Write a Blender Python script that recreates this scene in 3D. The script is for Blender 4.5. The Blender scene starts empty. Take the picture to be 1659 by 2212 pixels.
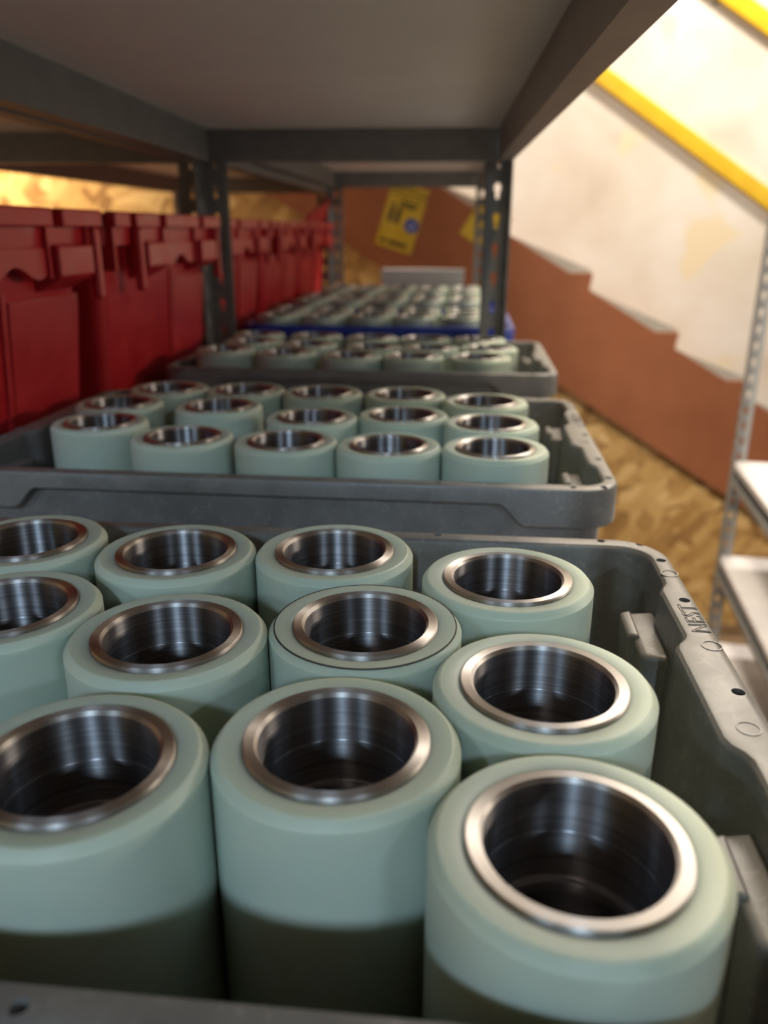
import bpy, bmesh, math, random
from mathutils import Vector, Matrix, Euler
random.seed(7)
C = bpy.context.scene.collection
SC = bpy.context.scene
# ------------------------------------------------------------------ units
# Measurements are in millimetres from a point at floor level below the lens,
# z = 0 being the level of the roller tops; FL is the floor under that level.
FL = 1500.0
def W(x, y, z): return Vector((x / 1000, y / 1000, (z + FL) / 1000))

# ------------------------------------------------------------------ camera
F_PX, YAW, PITCH, ROLL, CAM_Z = 1744.7, 0.096461, 0.336176, 0.0026315, 146.29
fw = Vector((-math.sin(YAW) * math.cos(PITCH), math.cos(YAW) * math.cos(PITCH), -math.sin(PITCH)))
rt0 = Vector((math.cos(YAW), math.sin(YAW), 0)); up0 = rt0.cross(fw)
rt = rt0 * math.cos(ROLL) + up0 * math.sin(ROLL); up = -rt0 * math.sin(ROLL) + up0 * math.cos(ROLL)
cam_d = bpy.data.cameras.new('camera'); cam = bpy.data.objects.new('camera', cam_d); C.objects.link(cam)
m = Matrix((rt, up, -fw)).transposed().to_4x4(); m.translation = W(0, 0, CAM_Z); cam.matrix_world = m
cam_d.sensor_fit = 'HORIZONTAL'; cam_d.sensor_width = 36; cam_d.lens = F_PX / 1659 * 36
cam_d.clip_start = 0.01; cam_d.clip_end = 60
cam_d.dof.use_dof = True; cam_d.dof.focus_distance = 0.335; cam_d.dof.aperture_fstop = cam_d.lens / 3.7
SC.camera = cam

# ------------------------------------------------------------------ world, exposure
wd = bpy.data.worlds.new('world'); SC.world = wd; wd.use_nodes = True
wd.node_tree.nodes['Background'].inputs[0].default_value = (1.0, 0.93, 0.85, 1)
wd.node_tree.nodes['Background'].inputs[1].default_value = 0.05
vs = SC.view_settings
vs.view_transform = 'Standard'; vs.look = 'None'; vs.gamma = 1.0; vs.use_curve_mapping = False
vs.exposure = 0.27
SC.cycles.use_denoising = True
SC.cycles.max_bounces = 6; SC.cycles.diffuse_bounces = 3; SC.cycles.glossy_bounces = 4
SC.cycles.use_adaptive_sampling = True; SC.cycles.adaptive_threshold = 0.03
SC.cycles.sample_clamp_indirect = 4.0

# lamps of the hall: (name, label, x, y, length, along, colour, watts)
LAMPS = [
 ('cool middle tube lamp hung behind the viewer', -20, -2550, 1330, 520, 'Y', (0.58, 0.79, 1.0), 50),
 ('cool left tube lamp hung behind the viewer', -1700, -2650, 1330, 700, 'Y', (0.58, 0.79, 1.0), 32),
 ('cool right tube lamp hung behind the viewer', 1900, -2500, 1330, 700, 'Y', (0.66, 0.83, 1.0), 30),
 ('warm tube lamp hung over the aisle beside the near rack', 265, 800, 1330, 1150, 'Y', (1.0, 0.83, 0.62), 10),
 ('warm tube lamp hung high over the stairs by the white wall', 1250, 3430, 2450, 1150, 'X', (1.0, 0.89, 0.76), 98),
 ('warm tube lamp hung over the aisle beyond the red bins', -2000, 3080, 650, 700, 'X', (1.0, 0.76, 0.48), 13),
 ('warm tube lamp hung high above the near rack', -190, 800, 1700, 450, 'X', (1.0, 0.88, 0.7), 100),
 ('warm tube lamp fixed low on the right hall wall', 2640, 1300, 560, 900, 'W', (1.0, 0.86, 0.7), 13),
]

# ------------------------------------------------------------------ materials
def mat(name, col, rough=0.5, metal=0.0, **kw):
    m = bpy.data.materials.new(name); m.use_nodes = True
    b = m.node_tree.nodes['Principled BSDF']
    b.inputs['Base Color'].default_value = (*col, 1); b.inputs['Roughness'].default_value = rough
    b.inputs['Metallic'].default_value = metal
    for k, v in kw.items(): b.inputs[k.replace('_', ' ')].default_value = v
    return m, m.node_tree.nodes, m.node_tree.links, b
def coords(n, l, scale=(1, 1, 1), kind='Object'):
    tc = n.new('ShaderNodeTexCoord'); mp = n.new('ShaderNodeMapping'); mp.inputs['Scale'].default_value = scale
    l.new(tc.outputs[kind], mp.inputs['Vector']); return mp.outputs['Vector']
def noise(n, l, vec, scale, detail=4, rough=0.55, dist=0.0):
    t = n.new('ShaderNodeTexNoise'); t.inputs['Scale'].default_value = scale; t.inputs['Detail'].default_value = detail
    t.inputs['Roughness'].default_value = rough; t.inputs['Distortion'].default_value = dist
    l.new(vec, t.inputs['Vector']); return t
def ramp(n, l, fac, stops):
    r = n.new('ShaderNodeValToRGB'); e = r.color_ramp.elements
    while len(e) < len(stops): e.new(0.5)
    for k, (p, c) in enumerate(stops): e[k].position = p; e[k].color = (*c, 1) if len(c) == 3 else c
    l.new(fac, r.inputs[0]); return r
def bump(n, l, b, h, strength, dist=0.001):
    u = n.new('ShaderNodeBump'); u.inputs['Strength'].default_value = strength; u.inputs['Distance'].default_value = dist
    l.new(h, u.inputs['Height']); l.new(u.outputs[0], b.inputs['Normal']); return u
def grained(name, c0, c1, scale, rough=0.5, bs=0.1, detail=5, r1=None, **kw):
    m, n, l, b = mat(name, c0, rough, **kw)
    v = coords(n, l); t = noise(n, l, v, scale, detail)
    r = ramp(n, l, t.outputs['Fac'], [(0.3, c0), (0.7, c1)]); l.new(r.outputs[0], b.inputs['Base Color'])
    if r1 is not None:
        q = ramp(n, l, t.outputs['Fac'], [(0.35, (rough,) * 3), (0.7, (r1,) * 3)]); l.new(q.outputs[0], b.inputs['Roughness'])
    if bs: bump(n, l, b, t.outputs['Fac'], bs)
    return m
# cast polyurethane: milky jade, lets light in
m_ure, n, l, b = mat('urethane', (0.50, 0.57, 0.49), 0.42)
v = coords(n, l); t = noise(n, l, v, 60, 3); r = ramp(n, l, t.outputs['Fac'], [(0.3, (0.53, 0.625, 0.53)), (0.75, (0.575, 0.645, 0.53))])
l.new(r.outputs[0], b.inputs['Base Color'])
b.inputs['Subsurface Weight'].default_value = 1.0; b.inputs['Subsurface Radius'].default_value = (0.9, 1.0, 0.75)
b.inputs['Subsurface Scale'].default_value = 0.005; b.inputs['Specular IOR Level'].default_value = 0.38
t2 = noise(n, l, v, 900, 2); bump(n, l, b, t2.outputs['Fac'], 0.10, 0.0004)
# turned steel: fine rings round the bore
m_stl, n, l, b = mat('turned_steel', (0.60, 0.57, 0.545), 0.46, 1.0)
v = coords(n, l, (6, 6, 900)); t = noise(n, l, v, 1.0, 4, 0.7)
r = ramp(n, l, t.outputs['Fac'], [(0.25, (0.47, 0.445, 0.43)), (0.75, (0.62, 0.59, 0.565))]); l.new(r.outputs[0], b.inputs['Base Color'])
bump(n, l, b, t.outputs['Fac'], 0.08, 0.0003)
tg = n.new('ShaderNodeTangent'); tg.direction_type = 'RADIAL'; tg.axis = 'Z'; l.new(tg.outputs[0], b.inputs['Tangent'])
b.inputs['Anisotropic'].default_value = 0.95; b.inputs['Anisotropic Rotation'].default_value = 0.25
m_bore, n, l, b = mat('bored_steel', (0.42, 0.415, 0.43), 0.37, 1.0)
v = coords(n, l, (5, 5, 520)); t = noise(n, l, v, 1.0, 6, 0.75)
r = ramp(n, l, t.outputs['Fac'], [(0.3, (0.21, 0.205, 0.22)), (0.7, (0.48, 0.47, 0.485))]); l.new(r.outputs[0], b.inputs['Base Color'])
bump(n, l, b, t.outputs['Fac'], 0.12, 0.0003)
tg = n.new('ShaderNodeTangent'); tg.direction_type = 'RADIAL'; tg.axis = 'Z'; l.new(tg.outputs[0], b.inputs['Tangent'])
b.inputs['Anisotropic'].default_value = 0.97; b.inputs['Anisotropic Rotation'].default_value = 0.25
m_seam, *_ = mat('seam_dirt', (0.03, 0.032, 0.028), 0.7)
m_tote = grained('grey_tote_plastic', (0.155, 0.151, 0.144), (0.205, 0.199, 0.188), 55, 0.36, 0.06, r1=0.48)
n, l = m_tote.node_tree.nodes, m_tote.node_tree.links; b = n['Principled BSDF']
v = coords(n, l, (1, 0.45, 1)); t = noise(n, l, v, 70, 2, 0.5, 1.5); r = ramp(n, l, t.outputs['Fac'], [(0.485, (0, 0, 0)), (0.5, (0.22, 0.22, 0.22)), (0.515, (0, 0, 0))])
src = b.inputs['Base Color'].links[0].from_socket; mx = n.new('ShaderNodeMix'); mx.data_type = 'RGBA'; mx.inputs['B'].default_value = (0.5, 0.48, 0.45, 1)
l.new(r.outputs[0], mx.inputs['Factor']); l.new(src, mx.inputs['A']); l.new(mx.outputs['Result'], b.inputs['Base Color'])
m_hole, *_ = mat('hole_dark', (0.02, 0.02, 0.02), 0.6)
m_blue = grained('blue_tote_plastic', (0.012, 0.035, 0.30), (0.018, 0.05, 0.38), 50, 0.35, 0.05)
m_red = grained('red_bin_plastic', (0.44, 0.014, 0.022), (0.52, 0.02, 0.028), 30, 0.30, 0.04, r1=0.42)
m_rack = grained('grey_rack_paint', (0.20, 0.205, 0.205), (0.25, 0.25, 0.248), 40, 0.42, 0.04)
m_board = grained('shelf_board_face', (0.80, 0.78, 0.76), (0.85, 0.83, 0.81), 12, 0.5, 0.04)
m_wht = grained('white_shelf_face', (0.56, 0.545, 0.56), (0.64, 0.62, 0.63), 15, 0.45, 0.03)
m_brown = grained('brown_stair_paint', (0.27, 0.095, 0.044), (0.33, 0.122, 0.057), 5, 0.6, 0.08, Specular_IOR_Level=0.25)
m_strip = grained('tread_edge_paint', (0.40, 0.375, 0.335), (0.47, 0.445, 0.395), 9, 0.55, 0.05)
m_yel = grained('yellow_rail_paint', (0.72, 0.45, 0.012), (0.80, 0.53, 0.02), 14, 0.4, 0.08)
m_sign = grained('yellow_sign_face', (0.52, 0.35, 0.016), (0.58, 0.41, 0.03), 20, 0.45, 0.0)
m_ink, *_ = mat('sign_black', (0.02, 0.018, 0.015), 0.5)
m_sblue, *_ = mat('sign_blue', (0.02, 0.07, 0.42), 0.45)
m_carton = grained('white_carton', (0.62, 0.60, 0.60), (0.70, 0.68, 0.67), 25, 0.6, 0.05)
m_metal_white, *_ = mat('lamp_housing', (0.8, 0.8, 0.78), 0.5)
m_ceil = grained('ceiling_paint', (0.24, 0.22, 0.20), (0.28, 0.26, 0.23), 6, 0.7, 0.05)
m_hall = grained('hall_wall_paint', (0.20, 0.19, 0.175), (0.24, 0.225, 0.21), 4, 0.7, 0.05)
# plaster with damp and rub stains of its own
m_plas, n, l, b = mat('stained_plaster', (0.8, 0.77, 0.72), 0.6)
v = coords(n, l); t = noise(n, l, v, 2.6, 4, 0.5, 0.3); r = ramp(n, l, t.outputs['Fac'], [(0.36, (0.80, 0.77, 0.71)), (0.58, (0.72, 0.66, 0.57)), (0.76, (0.60, 0.52, 0.43))])
t2 = noise(n, l, v, 3.1, 2, 0.4); t2.inputs['W'].default_value if False else None
r2 = ramp(n, l, t2.outputs['Fac'], [(0.60, (0, 0, 0)), (0.66, (1, 1, 1))])
mx = n.new('ShaderNodeMix'); mx.data_type = 'RGBA'; mx.inputs['B'].default_value = (0.78, 0.69, 0.49, 1)
l.new(r2.outputs[0], mx.inputs['Factor']); l.new(r.outputs[0], mx.inputs['A']); l.new(mx.outputs['Result'], b.inputs['Base Color'])
bump(n, l, b, t.outputs['Fac'], 0.15, 0.004)
# oriented strand board: flakes laid in several directions
def osb(name, sx, sy, sz):
    m, n, l, b = mat(name, (0.5, 0.33, 0.15), 0.6)
    outs = []
    for k, (a, s) in enumerate(((0.15, 1.0), (1.0, 1.25), (-0.7, 0.8))):
        tc = n.new('ShaderNodeTexCoord'); mp = n.new('ShaderNodeMapping'); mp.vector_type = 'POINT'
        mp.inputs['Rotation'].default_value = (a if sx == 0 else 0, a if sy == 0 else 0, a if sz == 0 else 0)
        l.new(tc.outputs['Object'], mp.inputs['Vector'])
        m2 = n.new('ShaderNodeMapping')
        base = [6.5 * s, 6.5 * s, 6.5 * s]; base[2 if sz else 1] = 20 * s
        m2.inputs['Scale'].default_value = base; l.new(mp.outputs[0], m2.inputs['Vector'])
        vo = n.new('ShaderNodeTexVoronoi'); vo.inputs['Scale'].default_value = 1.0; l.new(m2.outputs[0], vo.inputs['Vector'])
        sp = n.new('ShaderNodeSeparateColor'); l.new(vo.outputs['Color'], sp.inputs[0]); outs.append((sp, vo))
    a1 = n.new('ShaderNodeMath'); a1.operation = 'GREATER_THAN'; a1.inputs[1].default_value = 0.55; l.new(outs[0][0].outputs[1], a1.inputs[0])
    mx = n.new('ShaderNodeMix'); l.new(a1.outputs[0], mx.inputs['Factor']); l.new(outs[0][0].outputs[0], mx.inputs['A']); l.new(outs[1][0].outputs[0], mx.inputs['B'])
    a2 = n.new('ShaderNodeMath'); a2.operation = 'GREATER_THAN'; a2.inputs[1].default_value = 0.62; l.new(outs[1][0].outputs[2], a2.inputs[0])
    my = n.new('ShaderNodeMix'); l.new(a2.outputs[0], my.inputs['Factor']); l.new(mx.outputs['Result'], my.inputs['A']); l.new(outs[2][0].outputs[0], my.inputs['B'])
    r = ramp(n, l, my.outputs['Result'], [(0.0, (0.25, 0.125, 0.040)), (0.35, (0.46, 0.27, 0.09)), (0.7, (0.58, 0.365, 0.135)), (1.0, (0.74, 0.51, 0.23))])
    l.new(r.outputs[0], b.inputs['Base Color']); bump(n, l, b, my.outputs['Result'], 0.25, 0.001)
    return m
m_osbw = osb('strand_board_wall', 1, 0, 1)
m_floor = grained('brown_floor_paint', (0.13, 0.085, 0.05), (0.19, 0.125, 0.07), 3, 0.6, 0.1)

# ------------------------------------------------------------------ mesh helpers (millimetres, local)
class MB:
    def __init__(s): s.v = []; s.f = []
    def add(s, vs, fs):
        o = len(s.v); s.v += [tuple(p) for p in vs]; s.f += [tuple(i + o for i in f) for f in fs]; return s
    def box(s, x0, x1, y0, y1, z0, z1):
        return s.add([(x0, y0, z0), (x1, y0, z0), (x1, y1, z0), (x0, y1, z0), (x0, y0, z1), (x1, y0, z1), (x1, y1, z1), (x0, y1, z1)],
                     [(0, 3, 2, 1), (4, 5, 6, 7), (0, 1, 5, 4), (1, 2, 6, 5), (2, 3, 7, 6), (3, 0, 4, 7)])
    def prism(s, pts, axis, a0, a1):
        # polygon pts extruded along axis; pts are the two other coordinates in order
        def P(p, a): return {'x': (a, p[0], p[1]), 'y': (p[0], a, p[1]), 'z': (p[0], p[1], a)}[axis]
        n = len(pts); vs = [P(p, a0) for p in pts] + [P(p, a1) for p in pts]
        fs = [tuple(range(n))[::-1], tuple(range(n, 2 * n))] + [(i, (i + 1) % n, n + (i + 1) % n, n + i) for i in range(n)]
        return s.add(vs, fs)
    def lathe(s, prof, seg=64, closed=True):
        n = len(prof); vs = []
        for k in range(seg):
            a = 2 * math.pi * k / seg; c, q = math.cos(a), math.sin(a)
            vs += [(r * c, r * q, z) for r, z in prof]
        fs = []
        for k in range(seg):
            k2 = (k + 1) % seg
            for i in range(n if closed else n - 1):
                j = (i + 1) % n; fs.append((k * n + i, k2 * n + i, k2 * n + j, k * n + j))
        return s.add(vs, fs)
    def cyl(s, x, y, z0, z1, r, seg=20):
        return s.prism([(x + r * math.cos(2 * math.pi * k / seg), y + r * math.sin(2 * math.pi * k / seg)) for k in range(seg)], 'z', z0, z1)
    def mesh(s, name, bevel=0, seg=2, smooth=None):
        me = bpy.data.meshes.new(name); me.from_pydata([(x / 1000, y / 1000, z / 1000) for x, y, z in s.v], [], s.f)
        bm = bmesh.new(); bm.from_mesh(me); bmesh.ops.recalc_face_normals(bm, faces=bm.faces)
        if bevel: bmesh.ops.bevel(bm, geom=[e for e in bm.edges if e.is_manifold and e.calc_face_angle(0) > 0.6], offset=bevel / 1000, segments=seg, affect='EDGES', profile=0.6, clamp_overlap=True)
        bm.to_mesh(me); bm.free()
        if smooth is not None: me.shade_smooth(); me.set_sharp_from_angle(angle=math.radians(smooth))
        return me
def put(name, me, material, parent=None, loc=(0, 0, 0), rotz=0):
    o = bpy.data.objects.new(name, me); C.objects.link(o)
    if material and not me.materials: me.materials.append(material)
    o.location = Vector(loc) / 1000; o.rotation_euler = (0, 0, rotz)
    if parent: o.parent = parent
    return o
def tag(o, label=None, cat=None, group=None, kind=None):
    if label: o['label'] = label
    if cat: o['category'] = cat
    if group: o['group'] = group
    if kind: o['kind'] = kind
    return o
def thing(name, label, cat, x, y, z, rotz=0, group=None):
    o = bpy.data.objects.new(name, None); C.objects.link(o); o.empty_display_size = 0.05
    o.location = W(x, y, z); o.rotation_euler = (0, 0, rotz); return tag(o, label, cat, group)
def struct(name, mb, material, bevel=0):
    o = put(name, mb.mesh(name, bevel), material); o.location = (0, 0, FL / 1000); return tag(o, kind='structure')
def eval_copy(o, name):
    dg = bpy.context.evaluated_depsgraph_get(); dg.update()
    return bpy.data.meshes.new_from_object(o.evaluated_get(dg))
def text_mesh(txt, size, depth, spacing=1.0):
    cu = bpy.data.curves.new('lettering', 'FONT'); cu.body = txt; cu.size = size / 1000; cu.extrude = depth / 2000
    cu.fill_mode = 'BOTH' if depth > 0 else 'NONE'; cu.extrude = max(0, cu.extrude); cu.bevel_depth = 0 if depth > 0 else -depth / 1000; cu.bevel_resolution = 1
    cu.align_x = 'CENTER'; cu.align_y = 'CENTER'; cu.space_character = spacing; cu.resolution_u = 3
    o = bpy.data.objects.new('tmp', cu); C.objects.link(o); me = eval_copy(o, txt)
    bpy.data.objects.remove(o); bpy.data.curves.remove(cu); return me

# ------------------------------------------------------------------ the setting
X0, X1, Y0, Y1, ZC = -2500, 2700, -3600, 4200, 2600
struct('floor', MB().box(X0, X1, Y0, Y1, -FL - 40, -FL), m_floor)
struct('ceiling', MB().box(X0, X1, Y0, Y1, ZC, ZC + 40), m_ceil)
struct('wall_back', MB().box(X0, X1, Y1, Y1 + 60, -FL, ZC), m_plas)
struct('wall_left', MB().box(X0 - 60, X0, Y0, Y1, -FL, ZC), m_osbw)
struct('wall_right', MB().box(X1, X1 + 60, Y0, Y1, -FL, ZC), m_hall)
struct('wall_front', MB().box(X0, X1, Y0 - 60, Y0, -FL, ZC), m_hall)
# strand-board wall under the stair flight, cut along the flight
def zb(x): return 54 - 0.622 * (x + 412)          # lower edge of the brown side board
struct('wall_under_stair', MB().prism([(X0, -FL), (X1, -FL), (X1, max(-FL, zb(X1) + 60)), (X0, zb(X0) + 60)], 'y', 3346, 3372), m_osbw)

# lamps
for lab, x, y, LAMP_Z, ln, ax, col, watts in LAMPS:
    t = thing('wall_lamp' if ax == 'W' else 'hanging_lamp', lab, 'lamp', x, y, LAMP_Z, 0 if ax == 'X' else math.pi / 2)
    if ax == 'W': t.rotation_euler = (0, math.pi / 2, math.pi / 2); t.rotation_euler = Matrix(((0, 0, 1), (1, 0, 0), (0, 1, 0))).to_euler()
    put('housing', MB().prism([(-60, 8), (60, 8), (35, 70), (-35, 70)], 'x', -ln / 2 - 20, ln / 2 + 20).mesh('lamp_housing', 2), m_metal_white, t)
    for s in (-1, 1): put('end_cap', MB().box(s * (ln / 2 + 10) - 10, s * (ln / 2 + 10) + 10, -30, 30, -24, 8).mesh('end_cap', 2), m_metal_white, t)
    for s in (-1, 1) if ax != 'W' else (): put('hanger', MB().cyl(s * ln * 0.4, 0, 66, ZC - LAMP_Z, 4, 10).mesh('hanger'), m_metal_white, t)
    ld = bpy.data.lights.new('tube', 'AREA'); ld.shape = 'RECTANGLE'; ld.size = ln / 1000; ld.size_y = 0.08; ld.energy = watts; ld.color = col
    lo = bpy.data.objects.new('tube_light', ld); C.objects.link(lo); lo.parent = t; lo.location = (0, 0, -0.02)

# ------------------------------------------------------------------ stairs against the far wall
st = thing('stair_flight', 'brown boarded stair flight with pale tread edges along the far white wall', 'stairs', 300, 3300, -FL)
def L(pts): return [(x - 300, z + FL) for x, z in pts]
# saw-toothed upper edge: each tooth ends in a flat tip and drops
tips = [(-1100, 905), (-765, 700), (-440, 498), (-135, 298), (172, 180), (485, -9), (832, -232), (1115, -444), (1440, -640)]
tips = [(x, -9 - 0.63 * (x - 485)) for x in (-1460, -1135, -810, -485, -160, 165, 485, 832, 1125, 1440)]
top = []
for k, (x, z) in enumerate(tips):
    if k: px, pz = tips[k - 1]; top.append((px - 8, pz - 62))
    top += [(x - 88, z), (x, z)]
top.append((1700, -820))
body = [(-1460, zb(-1460))] + [(p[0], p[1]) for p in top] + [(1700, zb(1700))]
put('side_board', MB().prism(L(body), 'y', -12, 12).mesh('side_board'), m_brown, st)
for k in range(1, len(tips)):
    (x0, z0), (x1, z1) = tips[k - 1], tips[k]
    put('tread_edge', MB().prism(L([(x0 + 14, z0 - 84), (x1 - 88, z1 - 6), (x1 - 8, z1 - 6), (x1 - 8, z1 + 12), (x0 + 8, z0 - 70)]), 'y', 2, 40).mesh('tread_edge'), m_strip, st)
    put('tread', MB().prism(L([(x0 - 5, z1 - 130), (x1 + 10, z1 - 130), (x1 + 10, z1 - 168), (x0 - 5, z1 - 168)]), 'y', 40, 890).mesh('tread'), m_brown, st)
def rail(name, lab, xa, xb, zx, y):
    t = thing(name, lab, 'handrail', (xa + xb) / 2, y, zx - 0.65 * ((xa + xb) / 2 - 476))
    h = (xb - xa) / 2
    put('rail', MB().prism([(-h, 0.65 * h - 38), (h, -0.65 * h - 38), (h, -0.65 * h + 38), (-h, 0.65 * h + 38)], 'y', -19, 19).mesh('rail', 5), m_yel, t)
    for q in (-0.75, 0.75): put('bracket', MB().box(q * h - 14, q * h + 14, 10, Y1 - y, -0.65 * q * h - 45, -0.65 * q * h - 25).mesh('bracket', 2), m_rack, t)
RY = 4187; k_ = RY / 3300
def toY(x, z, Y): return (x * Y / 3300, CAM_Z + (z - CAM_Z) * Y / 3300)
def rail_at(lab, p, q, ext):
    (xa, za), (xb, zb_) = toY(*p, RY), toY(*q, RY); s = (zb_ - za) / (xb - xa)
    xa2, xb2 = xa - ext[0], xb + ext[1]; cx = (xa2 + xb2) / 2; cz = za + s * (cx - xa)
    t = thing('handrail', lab, 'handrail', cx, RY, cz)
    h = (xb2 - xa2) / 2; w = 46
    put('rail', MB().prism([(-h, -s * h - w), (h, s * h - w), (h, s * h + w), (-h, -s * h + w)], 'y', -12, 12).mesh('rail', 6, 3, 40), m_yel, t)
    for q_ in (-0.8, 0.8): put('bracket', MB().box(q_ * h - 14, q_ * h + 14, 5, Y1 - RY, s * q_ * h - 60, s * q_ * h - 40).mesh('bracket', 2), m_rack, t)
rail_at('long yellow lower handrail sloping down the white wall', (476, 658), (1094, 256), (330, 300))
rail_at('yellow upper handrail at the top right corner of the white wall', (890, 894), (1007, 822), (180, 700))

# signs on the stair side board
def sign(name, lab, cx, cz, w, h, ang, full):
    t = thing(name, lab, 'sign', cx, 3285, cz); t.rotation_euler = (0, math.radians(-ang), 0)
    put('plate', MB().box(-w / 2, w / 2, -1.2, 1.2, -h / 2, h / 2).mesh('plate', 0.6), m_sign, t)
    if full:
        def txt(s, size, x, z, sp=1.0):
            me = text_mesh(s, size, 0.8, sp); o = put('lettering', me, m_ink, t, (x, -1.6, z)); o.rotation_euler = (math.pi / 2, 0, 0)
        txt('CAUTION', 33, 2, h / 2 - 24)
        put('rule', MB().box(-w / 2 + 4, w / 2 - 4, -1.8, -1.2, h / 2 - 48, h / 2 - 44).mesh('rule'), m_ink, t)
        for (a, b_, c_) in ((-20, 50, 62), (-8, 42, 74)): put('print_line', MB().box(a, b_, -1.8, -1.2, h / 2 - c_ - 8, h / 2 - c_).mesh('print_line'), m_ink, t)
        for x in (-44, -16):
            p = MB().prism([(x - 9, -28), (x - 2, -28), (x, -5), (x + 3, -28), (x + 10, -28), (x + 7, 12), (x + 12, 26), (x + 2, 30), (x - 8, 22)], 'y', -1.8, -1.2)
            p.prism([(x + 7 * math.cos(a * math.pi / 5), 38 + 7 * math.sin(a * math.pi / 5)) for a in range(10)], 'y', -1.8, -1.2)
            put('pictogram', p.mesh('pictogram'), m_ink, t)
        put('symbol_disc', MB().prism([(44 + 27 * math.cos(a * math.pi / 16), -18 + 27 * math.sin(a * math.pi / 16)) for a in range(32)], 'y', -2.2, -1.2).mesh('symbol_disc'), m_sblue, t)
        put('symbol_mark', MB().prism([(36, -26), (42, -30), (54, -12), (48, -8)], 'y', -2.8, -2.2).mesh('symbol_mark'), m_carton, t)
        for (a, b_) in ((-58, -36), (-26, 50)): put('print_line', MB().box(a, b_, -1.8, -1.2, -h / 2 + 16, -h / 2 + 30).mesh('print_line'), m_ink, t)
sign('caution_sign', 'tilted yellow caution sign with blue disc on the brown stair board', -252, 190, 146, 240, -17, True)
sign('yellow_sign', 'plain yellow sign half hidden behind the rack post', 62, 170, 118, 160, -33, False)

# ------------------------------------------------------------------ racks
PITCH_H = 42.0
def post_mesh(length, w=36.0, th=2.0):
    mb = MB()
    ncell = int(length // PITCH_H); rest = length - ncell * PITCH_H
    hole = [(-3.5, -11), (3.5, -11), (4, -3), (6.5, 4), (4, 11), (-4, 11), (-6.5, 4), (-4, -3)]
    def strip(conv):
        for k in range(ncell):
            z0 = k * PITCH_H; zc = z0 + PITCH_H / 2; z1 = z0 + PITCH_H
            H = [(w / 2 + a, zc + b) for a, b in hole]
            O = [(0, z0), (w, z0), (w, zc - 3), (w, zc + 4), (w, z1), (0, z1), (0, zc + 4), (0, zc - 3)]
            vs = [conv(u, v_, d) for d in (0, th) for (u, v_) in H + O]
            fs = []
            for i in range(8):
                j = (i + 1) % 8
                fs += [(i, j, 8 + j, 8 + i), (16 + i, 24 + i, 24 + j, 16 + j), (i, 16 + i, 16 + j, j), (8 + i, 8 + j, 24 + j, 24 + i)]
            mb.add(vs, fs)
        vs = [conv(u, v_, d) for d in (0, th) for (u, v_) in ((0, ncell * PITCH_H), (w, ncell * PITCH_H), (w, length), (0, length))]
        mb.add(vs, [(0, 1, 2, 3), (7, 6, 5, 4), (0, 4, 5, 1), (1, 5, 6, 2), (2, 6, 7, 3), (3, 7, 4, 0)])
    strip(lambda u, z, d: (-u, -d, z))      # flange in the rear plane
    strip(lambda u, z, d: (-d, -u, z))      # flange in the side plane
    me = bpy.data.meshes.new('post'); me.from_pydata([(x / 1000, y / 1000, z / 1000) for x, y, z in mb.v], [], mb.f)
    bm = bmesh.new(); bm.from_mesh(me); bmesh.ops.remove_doubles(bm, verts=bm.verts, dist=1e-6); bmesh.ops.recalc_face_normals(bm, faces=bm.faces); bm.to_mesh(me); bm.free()
    return me
POST = post_mesh(2310)
BEAM = [(-21, 0), (-21, -43), (0, -43), (0, -26), (-2, -26), (-2, -41), (-19, -41), (-19, 0)]   # x, z from the outer face
def rack(label, x, y, rot, wid, ln, shelves, boardmat, group, post=POST, panel=None):
    """origin at the far right foot; shelves = undersides"""
    t = thing('shelf_rack', label, 'shelf rack', x, y, -FL, rot, group)
    for sx, sy, a in ((0, 0, 0), (-wid, 0, math.pi / 2), (-wid, -ln, math.pi), (0, -ln, -math.pi / 2)):
        put('post', post, m_rack, t, (sx, sy, 0), a)
    for zs in shelves:
        z = zs + FL
        put('long_beam', MB().prism([(a - 1, b + z) for a, b in BEAM], 'y', -ln + 38, -38).mesh('long_beam'), m_rack, t)
        put('long_beam', MB().prism([(-wid + 1 - a, b + z) for a, b in BEAM], 'y', -ln + 38, -38).mesh('long_beam'), m_rack, t)
        put('end_beam', MB().prism([(a - 3, b + z) for a, b in BEAM], 'x', -wid + 4, -4).mesh('end_beam'), m_rack, t)
        put('end_beam', MB().prism([(-ln + 3 - a, b + z) for a, b in BEAM], 'x', -wid + 4, -4).mesh('end_beam'), m_rack, t)
        put('shelf_board', MB().box(-wid + 3, -3, -ln + 5, -5, z, z + 16).mesh('shelf_board', 1), boardmat, t)
    if panel: put('shade_panel', MB().box(-wid + 38, -38, -8, -4, panel[0] + FL, panel[1] + FL).mesh('shade_panel', 0.5), m_rack, t)  # unseen sheet added to keep lamp light off the stair board
SH = -129.0                                # top of the shelf that carries the totes
SHL = [-900, SH - 16, 283, 740]
rack('grey rack that carries the three grey totes of rollers', 61, 1293, math.radians(1.75), 461, 1219, SHL, m_board, 'grey racks')
rack('grey rack behind the near one, with the blue tote on it', 57, 2518, math.radians(0.1), 461, 1219, [-900, SH - 16, 305, 740], m_board, 'grey racks', panel=(322, 690))
rack('grey rack on the left that carries the two near red bins', -405, 1297, math.radians(1.2), 461, 1219, SHL, m_board, 'grey racks')
rack('grey rack on the left that carries the row of far red bins', -407, 2520, math.radians(0.1), 461, 1219, [-900, SH - 16, 290, 740], m_board, 'grey racks')
# rack across the aisle: white shelves
t = rack('low grey rack with white shelves across the aisle', 734 + 457, 2100 + 45, math.radians(-5.7), 461, 1219, [-988 - 16, -715 - 16, -441 - 16], m_wht, 'grey racks', post_mesh(1680))

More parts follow.
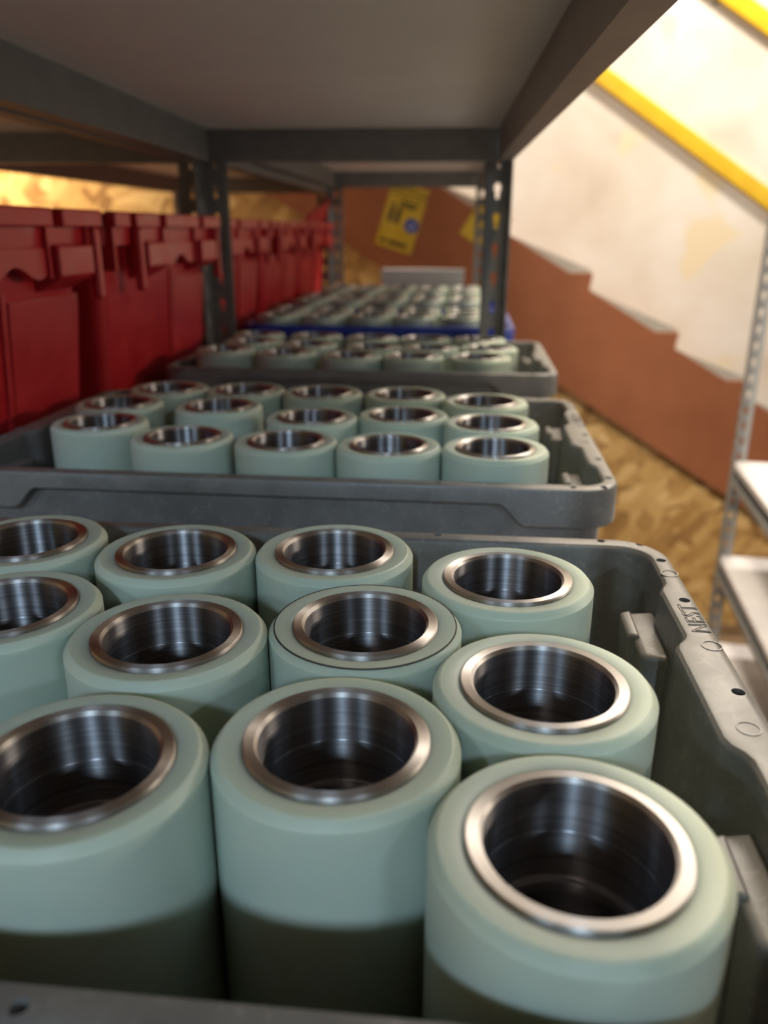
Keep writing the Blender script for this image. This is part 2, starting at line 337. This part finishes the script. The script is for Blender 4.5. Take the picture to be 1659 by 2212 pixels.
# ------------------------------------------------------------------ rollers
RH = 125.0                                  # roller length
cover_prof = [(28.4, 0), (36.5, 0), (38, 1.5), (38, RH - 3.0), (37.8, RH - 2.6), (35.9, RH - 0.3), (35.3, RH - 0.02), (33.0, RH - 0.1), (30.2, RH - 0.4), (29.2, RH - 0.75), (28.4, RH - 1.4)]
sleeve_prof = [(28.5, 0.5), (28.5, RH + 0.2), (28.1, RH + 0.6), (25.0, RH + 0.6), (24.0, RH - 0.7), (24.0, RH - 17), (23.85, RH - 17.3), (23.85, RH - 33), (23.5, RH - 33.5), (21.9, RH - 33.6), (21.6, RH - 34.4), (21.6, RH - 37), (26.5, RH - 38), (26.5, 0.5)]
me_cover = MB().lathe(cover_prof, 72).mesh('cover', smooth=20)
me_sleeve = MB().lathe(sleeve_prof, 72).mesh('sleeve', smooth=25)
me_seam = MB().lathe([(35.5, RH - 0.3), (36.1, RH - 0.4), (36.0, RH - 0.05), (35.6, RH + 0.06)], 72).mesh('seam_line')
for me, mt in ((me_cover, m_ure), (me_sleeve, m_stl), (me_seam, m_seam)): me.materials.append(mt)
me_sleeve.materials.append(m_bore)
for p in me_sleeve.polygons:
    c = p.center
    if math.hypot(c.x, c.y) * 1000 < 24.2 or (math.hypot(c.x, c.y) * 1000 < 27 and c.z * 1000 < RH - 20): p.material_index = 1
def roller(label, x, y, group, seam=False):
    t = thing('roller', label, 'roller', x, y, -RH, random.uniform(0, 6.28), group)
    put('cover', me_cover, None, t); put('sleeve', me_sleeve, None, t)
    if seam: put('seam_line', me_seam, None, t)
    return t
ORD = ['first', 'second', 'third', 'fourth', 'fifth', 'sixth']
near = [((33.0, 169.7), 'front right roller with the widest view into its bore, near grey tote'),
        ((-34.4, 207.1), 'front middle roller in the near grey tote, left of the front right one'),
        ((31.3, 246.1), 'roller directly behind the front right one in the near grey tote'),
        ((-34.8, 284.5), 'roller with a dark line round its top edge, near grey tote'),
        ((23.0, 335.0), 'rearmost right roller in the near grey tote, beside the NEST rim'),
        ((-58.8, 359.0), 'rear row roller of the near grey tote, next left of the rearmost right one'),
        ((-109.4, 268.2), 'roller left of the one with the dark line, near grey tote'),
        ((-134.7, 351.0), 'rear row roller with a red glow in its bore, near grey tote'),
        ((-108.6, 188.9), 'front left roller of the near grey tote, cut by the left edge'),
        ((-184.1, 284.5), 'roller at the left edge in the middle of the near grey tote'),
        ((-214.0, 358.0), 'rear row roller at the left edge of the near grey tote')]
for (p, lab) in near: roller(lab, *p, 'rollers in the near grey tote', 'dark line' in lab and 'left of' not in lab)
t2 = [[25.0, 564.0], [-51.4, 565.0], [-127.6, 570.0], [-208.0, 575.0], [-289.9, 614.4], [24.5, 642.9], [-48.3, 666.2], [-123.2, 651.0], [-213.0, 686.0], [-305.0, 689.3], [22.0, 730.0], [-53.0, 756.0], [-132.4, 758.0], [-208.6, 763.0], [-285.1, 763.0]]
t3 = [[21.0, 1004.0], [-61.8, 1002.0], [-138.2, 1002.0], [-224.0, 1020.0], [-308.0, 1038.0], [33.1, 1085.4], [-43.0, 1078.6], [-119.2, 1084.0], [-209.0, 1098.0], [-291.0, 1120.0], [21.7, 1175.0], [-54.7, 1175.0], [-132.0, 1180.0], [-216.0, 1194.0], [-304.0, 1200.0]]
ROWS = ['front row', 'middle row', 'back row']
for pts, tn in ((t2, 'second grey tote'), (t3, 'third grey tote')):
    for k, p in enumerate(pts):
        roller(f'roller in the {ROWS[k // 5]} of the {tn}, {ORD[k % 5]} from the right', *p, 'rollers in the ' + tn)
for y0, tn in ((1425, 'blue tote behind the posts'), (1762, 'blue tote farther back'), (2088, 'last grey tote')):
    for rw in range(3):
        for c in range(5):
            x = -3 - 84 * c + (6 if rw == 1 else 0) + random.uniform(-2, 2); y = y0 + 56 + 80 * rw + random.uniform(-1, 1) + (7 if c > 3 else 0)
            roller(f'roller in {ROWS[rw]} of the {tn}, {ORD[c]} from right', x, y, 'rollers in the ' + tn)

# ------------------------------------------------------------------ totes
TW, TL, TH, TR = 479.0, 305.0, 117.0, 26.0
def perimeter():
    P = []; hx, hy, r = TW / 2, TL / 2, TR
    def line(a, b, n):
        n_ = max(1, int(math.dist(a, b) / 4))
        for k in range(n_): q = k / n_; P.append((a[0] + (b[0] - a[0]) * q, a[1] + (b[1] - a[1]) * q, *n))
    def arc(cx, cy, a0):
        for k in range(10): a = a0 + math.pi / 2 * k / 10; P.append((cx + r * math.cos(a), cy + r * math.sin(a), math.cos(a), math.sin(a)))
    line((hx, -hy + r), (hx, hy - r), (1, 0)); arc(hx - r, hy - r, 0)
    line((hx - r, hy), (-hx + r, hy), (0, 1)); arc(-hx + r, hy - r, math.pi / 2)
    line((-hx, hy - r), (-hx, -hy + r), (-1, 0)); arc(-hx + r, -hy + r, math.pi)
    line((-hx + r, -hy), (hx - r, -hy), (0, -1)); arc(hx - r, -hy + r, 1.5 * math.pi)
    return P
PER = perimeter()
def ss(a, b, x): x = min(1, max(0, (x - a) / (b - a))); return x * x * (3 - 2 * x)
def wid(p):
    x, y, nx, ny = p
    if abs(nx) > 0.99: a = abs(y); return 20 - 6 * ss(31, 42, a) - 4 * ss(86, 97, a)
    return 10 + 2 * abs(ny)
def drop(p):
    x, y, nx, ny = p
    if abs(ny) > 0.99: return 12 + 15 * ss(160, 178, abs(x))
    return 27
def ring(offs):   # list of functions p -> (offset, z)
    out = []
    for f in offs:
        for p in PER: o, z = f(p); out.append((p[0] - p[2] * o, p[1] - p[3] * o, z))
    return out
def loft(funcs, closed):
    n = len(PER); vs = ring(funcs); k = len(funcs); fs = []
    for a in range(k if closed else k - 1):
        b = (a + 1) % k
        for i in range(n): j = (i + 1) % n; fs.append((a * n + i, a * n + j, b * n + j, b * n + i))
    return vs, fs
def mk_rim():
    fs = [lambda p: (2.4, TH - drop(p)), lambda p: (0.5, TH - drop(p)), lambda p: (0, TH - drop(p) + 0.6), lambda p: (0, TH - 2.6), lambda p: (0.7, TH - 0.9), lambda p: (2.4, TH - 0.1), lambda p: (4, TH),
          lambda p: (wid(p) - 3.2, TH), lambda p: (wid(p) - 1.6, TH - 0.3), lambda p: (wid(p) - 0.4, TH - 1.5), lambda p: (wid(p), TH - 3), lambda p: (wid(p), TH - 4.2), lambda p: (2.4, TH - 4.2)]
    mb = MB(); mb.add(*loft(fs, True)); me = mb.mesh('rim', smooth=30)
    o = bpy.data.objects.new('tmp_rim', me); C.objects.link(o)
    cut = MB(); ex = TW / 2 - 5.2
    for s in (-1, 1):
        for dy in (123, 76, -1.5, -76, -123): cut.cyl(s * ex, dy, TH - 9, TH + 5, 2.5, 16)
    for s in (-1, 1):
        for dx in (208, 228, 120, 40, -40, -120, -208, -228): cut.cyl(dx, s * (TL / 2 - (8 if abs(dx) > 220 else 5)), TH - 9, TH + 5, 2.2, 16)
    co = bpy.data.objects.new('tmp_cut', cut.mesh('tmp_cut')); C.objects.link(co)
    md = o.modifiers.new('holes', 'BOOLEAN'); md.object = co; md.operation = 'DIFFERENCE'; md.solver = 'EXACT'
    res = eval_copy(o, 'rim'); bpy.data.objects.remove(o); bpy.data.objects.remove(co); res.name = 'rim'
    res.shade_smooth(); res.set_sharp_from_angle(angle=math.radians(30)); return res
def mk_body():
    n = len(PER)
    low = lambda p, d: wid(p) * 0.5 + 8 + d
    vs, fs = loft([lambda p: (low(p, 5), 0), lambda p: (low(p, 2), 1.5), lambda p: (low(p, 1) , 6), lambda p: (wid(p) - 3, TH - 3.6), lambda p: (wid(p) - 0.02, TH - 3.6),
                   lambda p: (low(p, 4), 10), lambda p: (low(p, 6), 4.5), lambda p: (low(p, 10), 3.2)], False)
    fs.append(tuple(range(n))[::-1]); fs.append(tuple(range(7 * n, 8 * n)))
    mb = MB(); mb.add(vs, fs); return mb.mesh('body', smooth=30)
def mk_lug():
    zt = TH - 18; mb = MB()
    mb.add([(2, -23, 5), (2, 23, 5), (-9, 19, 5), (-9, -19, 5), (2, -24, zt), (2, 24, zt), (-13, 21, zt), (-13, -21, zt)], [(0, 1, 2, 3), (7, 6, 5, 4), (0, 4, 5, 1), (1, 5, 6, 2), (2, 6, 7, 3), (3, 7, 4, 0)])
    return mb.mesh('lug', 3.2, 3, 40)
def mk_tab():
    zt = TH - 18; mb = MB()
    mb.add([(-8, -4, 30), (-8, 17, 30), (-12, 16, 30), (-12, -3, 30), (-10.5, -6, zt + 1.5), (-10.5, 19, zt + 2.5), (-16, 17, zt + 2), (-16, -4, zt + 1)], [(0, 1, 2, 3), (7, 6, 5, 4), (0, 4, 5, 1), (1, 5, 6, 2), (2, 6, 7, 3), (3, 7, 4, 0)])
    return mb.mesh('tab', 1.8, 3, 40)
ME_TAB = mk_tab()
ME_RIM, ME_BODY, ME_LUG = mk_rim(), mk_body(), mk_lug()
ME_TXT = text_mesh('NEST', 11.0, -0.2, 1.06)
ME_MARK = MB().lathe([(3.6, TH - 0.2), (3.6, TH + 0.25), (4.2, TH + 0.25), (4.2, TH - 0.2)], 24).mesh('mould_mark')
def tote(label, right, y0, material, rot=0, detail=True, rimz=-12, x0=None):
    cx = right - TW / 2; t = thing('tote', label, 'tote', cx, y0 + TL / 2, SH, rot, 'totes of rollers on the racks')
    def part(nm, me, loc=(0, 0, 0), rz=0):
        if not me.materials: me.materials.append(material)
        elif me.materials[0] != material: me = me.copy(); me.materials.clear(); me.materials.append(material)
        return put(nm, me, None, t, loc, rz)
    part('body', ME_BODY); rim = part('rim', ME_RIM)
    for s in (-1, 1):
        for dy in (-77, 77):
            lg = part('stacking_lug', ME_LUG, (s * (TW / 2 - 13.5), dy, 0), 0 if s > 0 else math.pi)
            tb = part('tab', ME_TAB); tb.parent = lg
    if detail:
        for s in (-1, 1):
            o = part('lettering', ME_TXT, (s * (TW / 2 - 5.4), s * 57.5, TH + 0.1), math.pi / 2 if s > 0 else -math.pi / 2); o['label'] = 'NEST moulded in the rim'
            for dy in (106, 33, -25): part('mould_mark', ME_MARK, (s * (TW / 2 - (9 if dy < 0 else 5)), s * dy, 0))
    return t
# (the tote's rim comes to z = SH + TH = -12)
tote('nearest grey tote with NEST moulded in its rim', 109, 116, m_tote)
tote('grey tote in the middle, second from the viewer', 107, 509, m_tote, math.radians(-0.4))
tote('third grey tote, just before the rack posts', 113, 951, m_tote, math.radians(-0.3), False)
tote('bright blue tote of rollers right behind the rack posts', 87, 1420, m_blue, 0, False)
tote('blue tote farther back, behind the first blue one', 86, 1757, m_blue, 0, False)
tote('farthest grey tote in front of the white box', 84, 2083, m_tote, 0, False)
# white box at the end of the far rack
t = thing('white_box', 'long white box at the far end behind the last rollers', 'box', -124, 2440, SH)
put('carton', MB().box(-116, 116, -32, 32, 0, 150).mesh('carton', 1.5), m_carton, t)
put('lid', MB().box(-119, 119, -35, 35, 138, 168).mesh('lid', 1.5), m_carton, t)

# ------------------------------------------------------------------ red bins (attached-lid containers)
BL, BD, BH = 391.0, 300.0, 293.0            # along y, along x, height; +x face looks at the totes
def mk_bin():
    P = {}
    hl, hd = BL / 2, BD / 2
    def rr(hx, hy, r, z, seg=5):
        out = []
        for cx, cy, a0 in ((hx - r, hy - r, 0), (-hx + r, hy - r, 90), (-hx + r, -hy + r, 180), (hx - r, -hy + r, 270)):
            for k in range(seg + 1): a = math.radians(a0 + 90 * k / seg); out.append((cx + r * math.cos(a), cy + r * math.sin(a), z))
        return out
    lv = [rr(hd - 46, hl - 34, 14, 0), rr(hd - 42, hl - 30, 16, 6), rr(hd - 24, hl - 14, 18, BH - 22), rr(hd - 22, hl - 12, 18, BH - 6), rr(hd - 26, hl - 16, 16, BH - 6), rr(hd - 46, hl - 34, 14, 8)]
    n = len(lv[0]); vs = sum(lv, []); fs = [(a * n + i, a * n + (i + 1) % n, (a + 1) * n + (i + 1) % n, (a + 1) * n + i) for a in range(5) for i in range(n)]
    fs += [tuple(range(n))[::-1], tuple(range(5 * n, 6 * n))]
    mb = MB(); mb.add(vs, fs); P['body'] = [mb.mesh('body', smooth=35)]
    # rim frame with a flat outside band
    mb = MB(); lv = [rr(hd - 24, hl - 14, 16, BH - 34), rr(hd - 12, hl - 5, 14, BH - 34), rr(hd - 10, hl - 4, 14, BH - 2), rr(hd - 24, hl - 14, 14, BH - 2)]
    mb.add(sum(lv, []), [(a * n + i, a * n + (i + 1) % n, ((a + 1) % 4) * n + (i + 1) % n, ((a + 1) % 4) * n + i) for a in range(4) for i in range(n)])
    P['rim'] = [mb.mesh('rim', smooth=35)]
    Y = lambda a: a - hl
    P['rim_block'] = [MB().box(hd - 12, hd, Y(a), Y(b), BH - 16, BH).mesh('rim_block', 2) for a, b in ((6, 46), (64, 135), (156, 284), (303, 385))]
    P['bracket'] = [MB().prism([(hd - 30, BH - 74), (hd - 4, BH - 62), (hd, BH - 58), (hd, BH - 32), (hd - 30, BH - 30)], 'y', Y(a), Y(b)).mesh('bracket', 2) for a, b in ((92, 157), (288, 357))]
    P['hinge_rod'] = []
    for a in (74, 371):
        P['hinge_rod'].append(MB().box(hd - 10, hd, Y(a) - 6, Y(a) + 6, BH - 84, BH - 16).mesh('hinge_rod', 3))
    P['fin'] = [MB().box(hd - 30, hd - 6, Y(a) - 2, Y(a) + 2, BH - 60, BH - 16).mesh('fin', 0.8) for a in (12, 86, 162, 282, 362)]
    # panel with a wavy lower edge between the brackets
    pts = [(Y(165), BH - 34), (Y(278), BH - 34)]
    for k in range(25): q = k / 24; pts.append((Y(278) + (Y(165) - Y(278)) * q, BH - 54 - 6 * math.sin(q * 3 * math.pi + 0.4)))
    P['wave_panel'] = [MB().prism(pts, 'x', hd - 17, hd - 9).mesh('wave_panel')]
    pts2 = [(y, z - 0) for y, z in pts]
    # upright ribs on the long face (follow the taper)
    def rib(y, w): 
        mb = MB(); f = lambda z: hd - 42 + 18 * (z - 6) / (BH - 28)
        mb.add([(f(20) - 4, y - w, 20), (f(20) + 3, y - w, 20), (f(20) + 3, y + w, 20), (f(20) - 4, y + w, 20), (f(225) - 4, y - w, 225), (f(225) + 3, y - w, 225), (f(225) + 3, y + w, 225), (f(225) - 4, y + w, 225)],
               [(0, 3, 2, 1), (4, 5, 6, 7), (0, 1, 5, 4), (1, 2, 6, 5), (2, 3, 7, 6), (3, 0, 4, 7)]); return mb.mesh('rib', 1)
    P['rib'] = [rib(Y(228), 4)]
    P['raised_panel'] = [MB().add([(hd - 43 + 2.5, Y(236), 14), (hd - 43 + 2.5, Y(352), 14), (hd - 28.5 + 3.5, Y(366), 215), (hd - 28.5 + 3.5, Y(236), 215), (hd - 50, Y(236), 14), (hd - 50, Y(352), 14), (hd - 36, Y(366), 215), (hd - 36, Y(236), 215)],
               [(0, 1, 2, 3), (7, 6, 5, 4), (0, 4, 5, 1), (1, 5, 6, 2), (2, 6, 7, 3), (3, 7, 4, 0)]).mesh('raised_panel', 1)]
    P['lid_flap'] = [MB().box(-hd + 26, -2, -hl + 16, hl - 16, BH - 4, BH - 1).mesh('lid_flap', 1), MB().box(2, hd - 26, -hl + 16, hl - 16, BH - 4, BH - 1).mesh('lid_flap', 1)]
    return P
BIN = mk_bin()
for k in BIN:
    for me in BIN[k]: me.materials.append(m_red)
def red_bin(label, face_x, y0, skip=()):
    t = thing('red_bin', label, 'bin', face_x - BD / 2, y0 + BL / 2, SH, 0, 'red bins in a row on the left')
    for nm, mes in BIN.items():
        if nm in skip: continue
        for me in mes: put(nm, me, None, t)
    return t
red_bin('nearest red bin, cut by the left edge', -362, 438)
red_bin('second red bin, its rim in front of the rack post', -362, 849)
b3 = red_bin('red bin just beyond the rack post', -398, 1322, ('lid_flap',))
b4 = red_bin('red bin in the middle of the far row', -398, 1724, ('lid_flap',))
b5 = red_bin('farthest red bin, with its lid flap standing up', -398, 2124, ('lid_flap',))
hl, hd = BL / 2, BD / 2
# open flaps: one row tipped up on the far side, one standing on the last bin
put('lid_flap', MB().add([(-hd + 18, -hl + 10, BH - 3), (-hd + 18, hl - 20, BH - 3), (-hd + 2, hl - 20, BH + 12), (-hd + 2, -hl + 10, BH + 15), (-hd + 14, -hl + 10, BH - 3), (-hd + 14, hl - 20, BH - 3), (-hd - 2, hl - 20, BH + 12), (-hd - 2, -hl + 10, BH + 15)],
        [(0, 1, 2, 3), (7, 6, 5, 4), (0, 4, 5, 1), (1, 5, 6, 2), (2, 6, 7, 3), (3, 7, 4, 0)]).mesh('lid_flap', 1), m_red, b4)
put('lid_flap', MB().add([(hd - 20, -hl + 16, BH - 3), (hd - 20, hl - 16, BH - 3), (hd + 2, hl - 10, BH + 72), (hd - 6, -hl + 60, BH + 20), (hd - 24, -hl + 16, BH - 3), (hd - 24, hl - 16, BH - 3), (hd - 2, hl - 10, BH + 72), (hd - 10, -hl + 60, BH + 20)],
    [(0, 1, 2, 3), (7, 6, 5, 4), (0, 4, 5, 1), (1, 5, 6, 2), (2, 6, 7, 3), (3, 7, 4, 0)]).mesh('lid_flap', 1), m_red, b5)
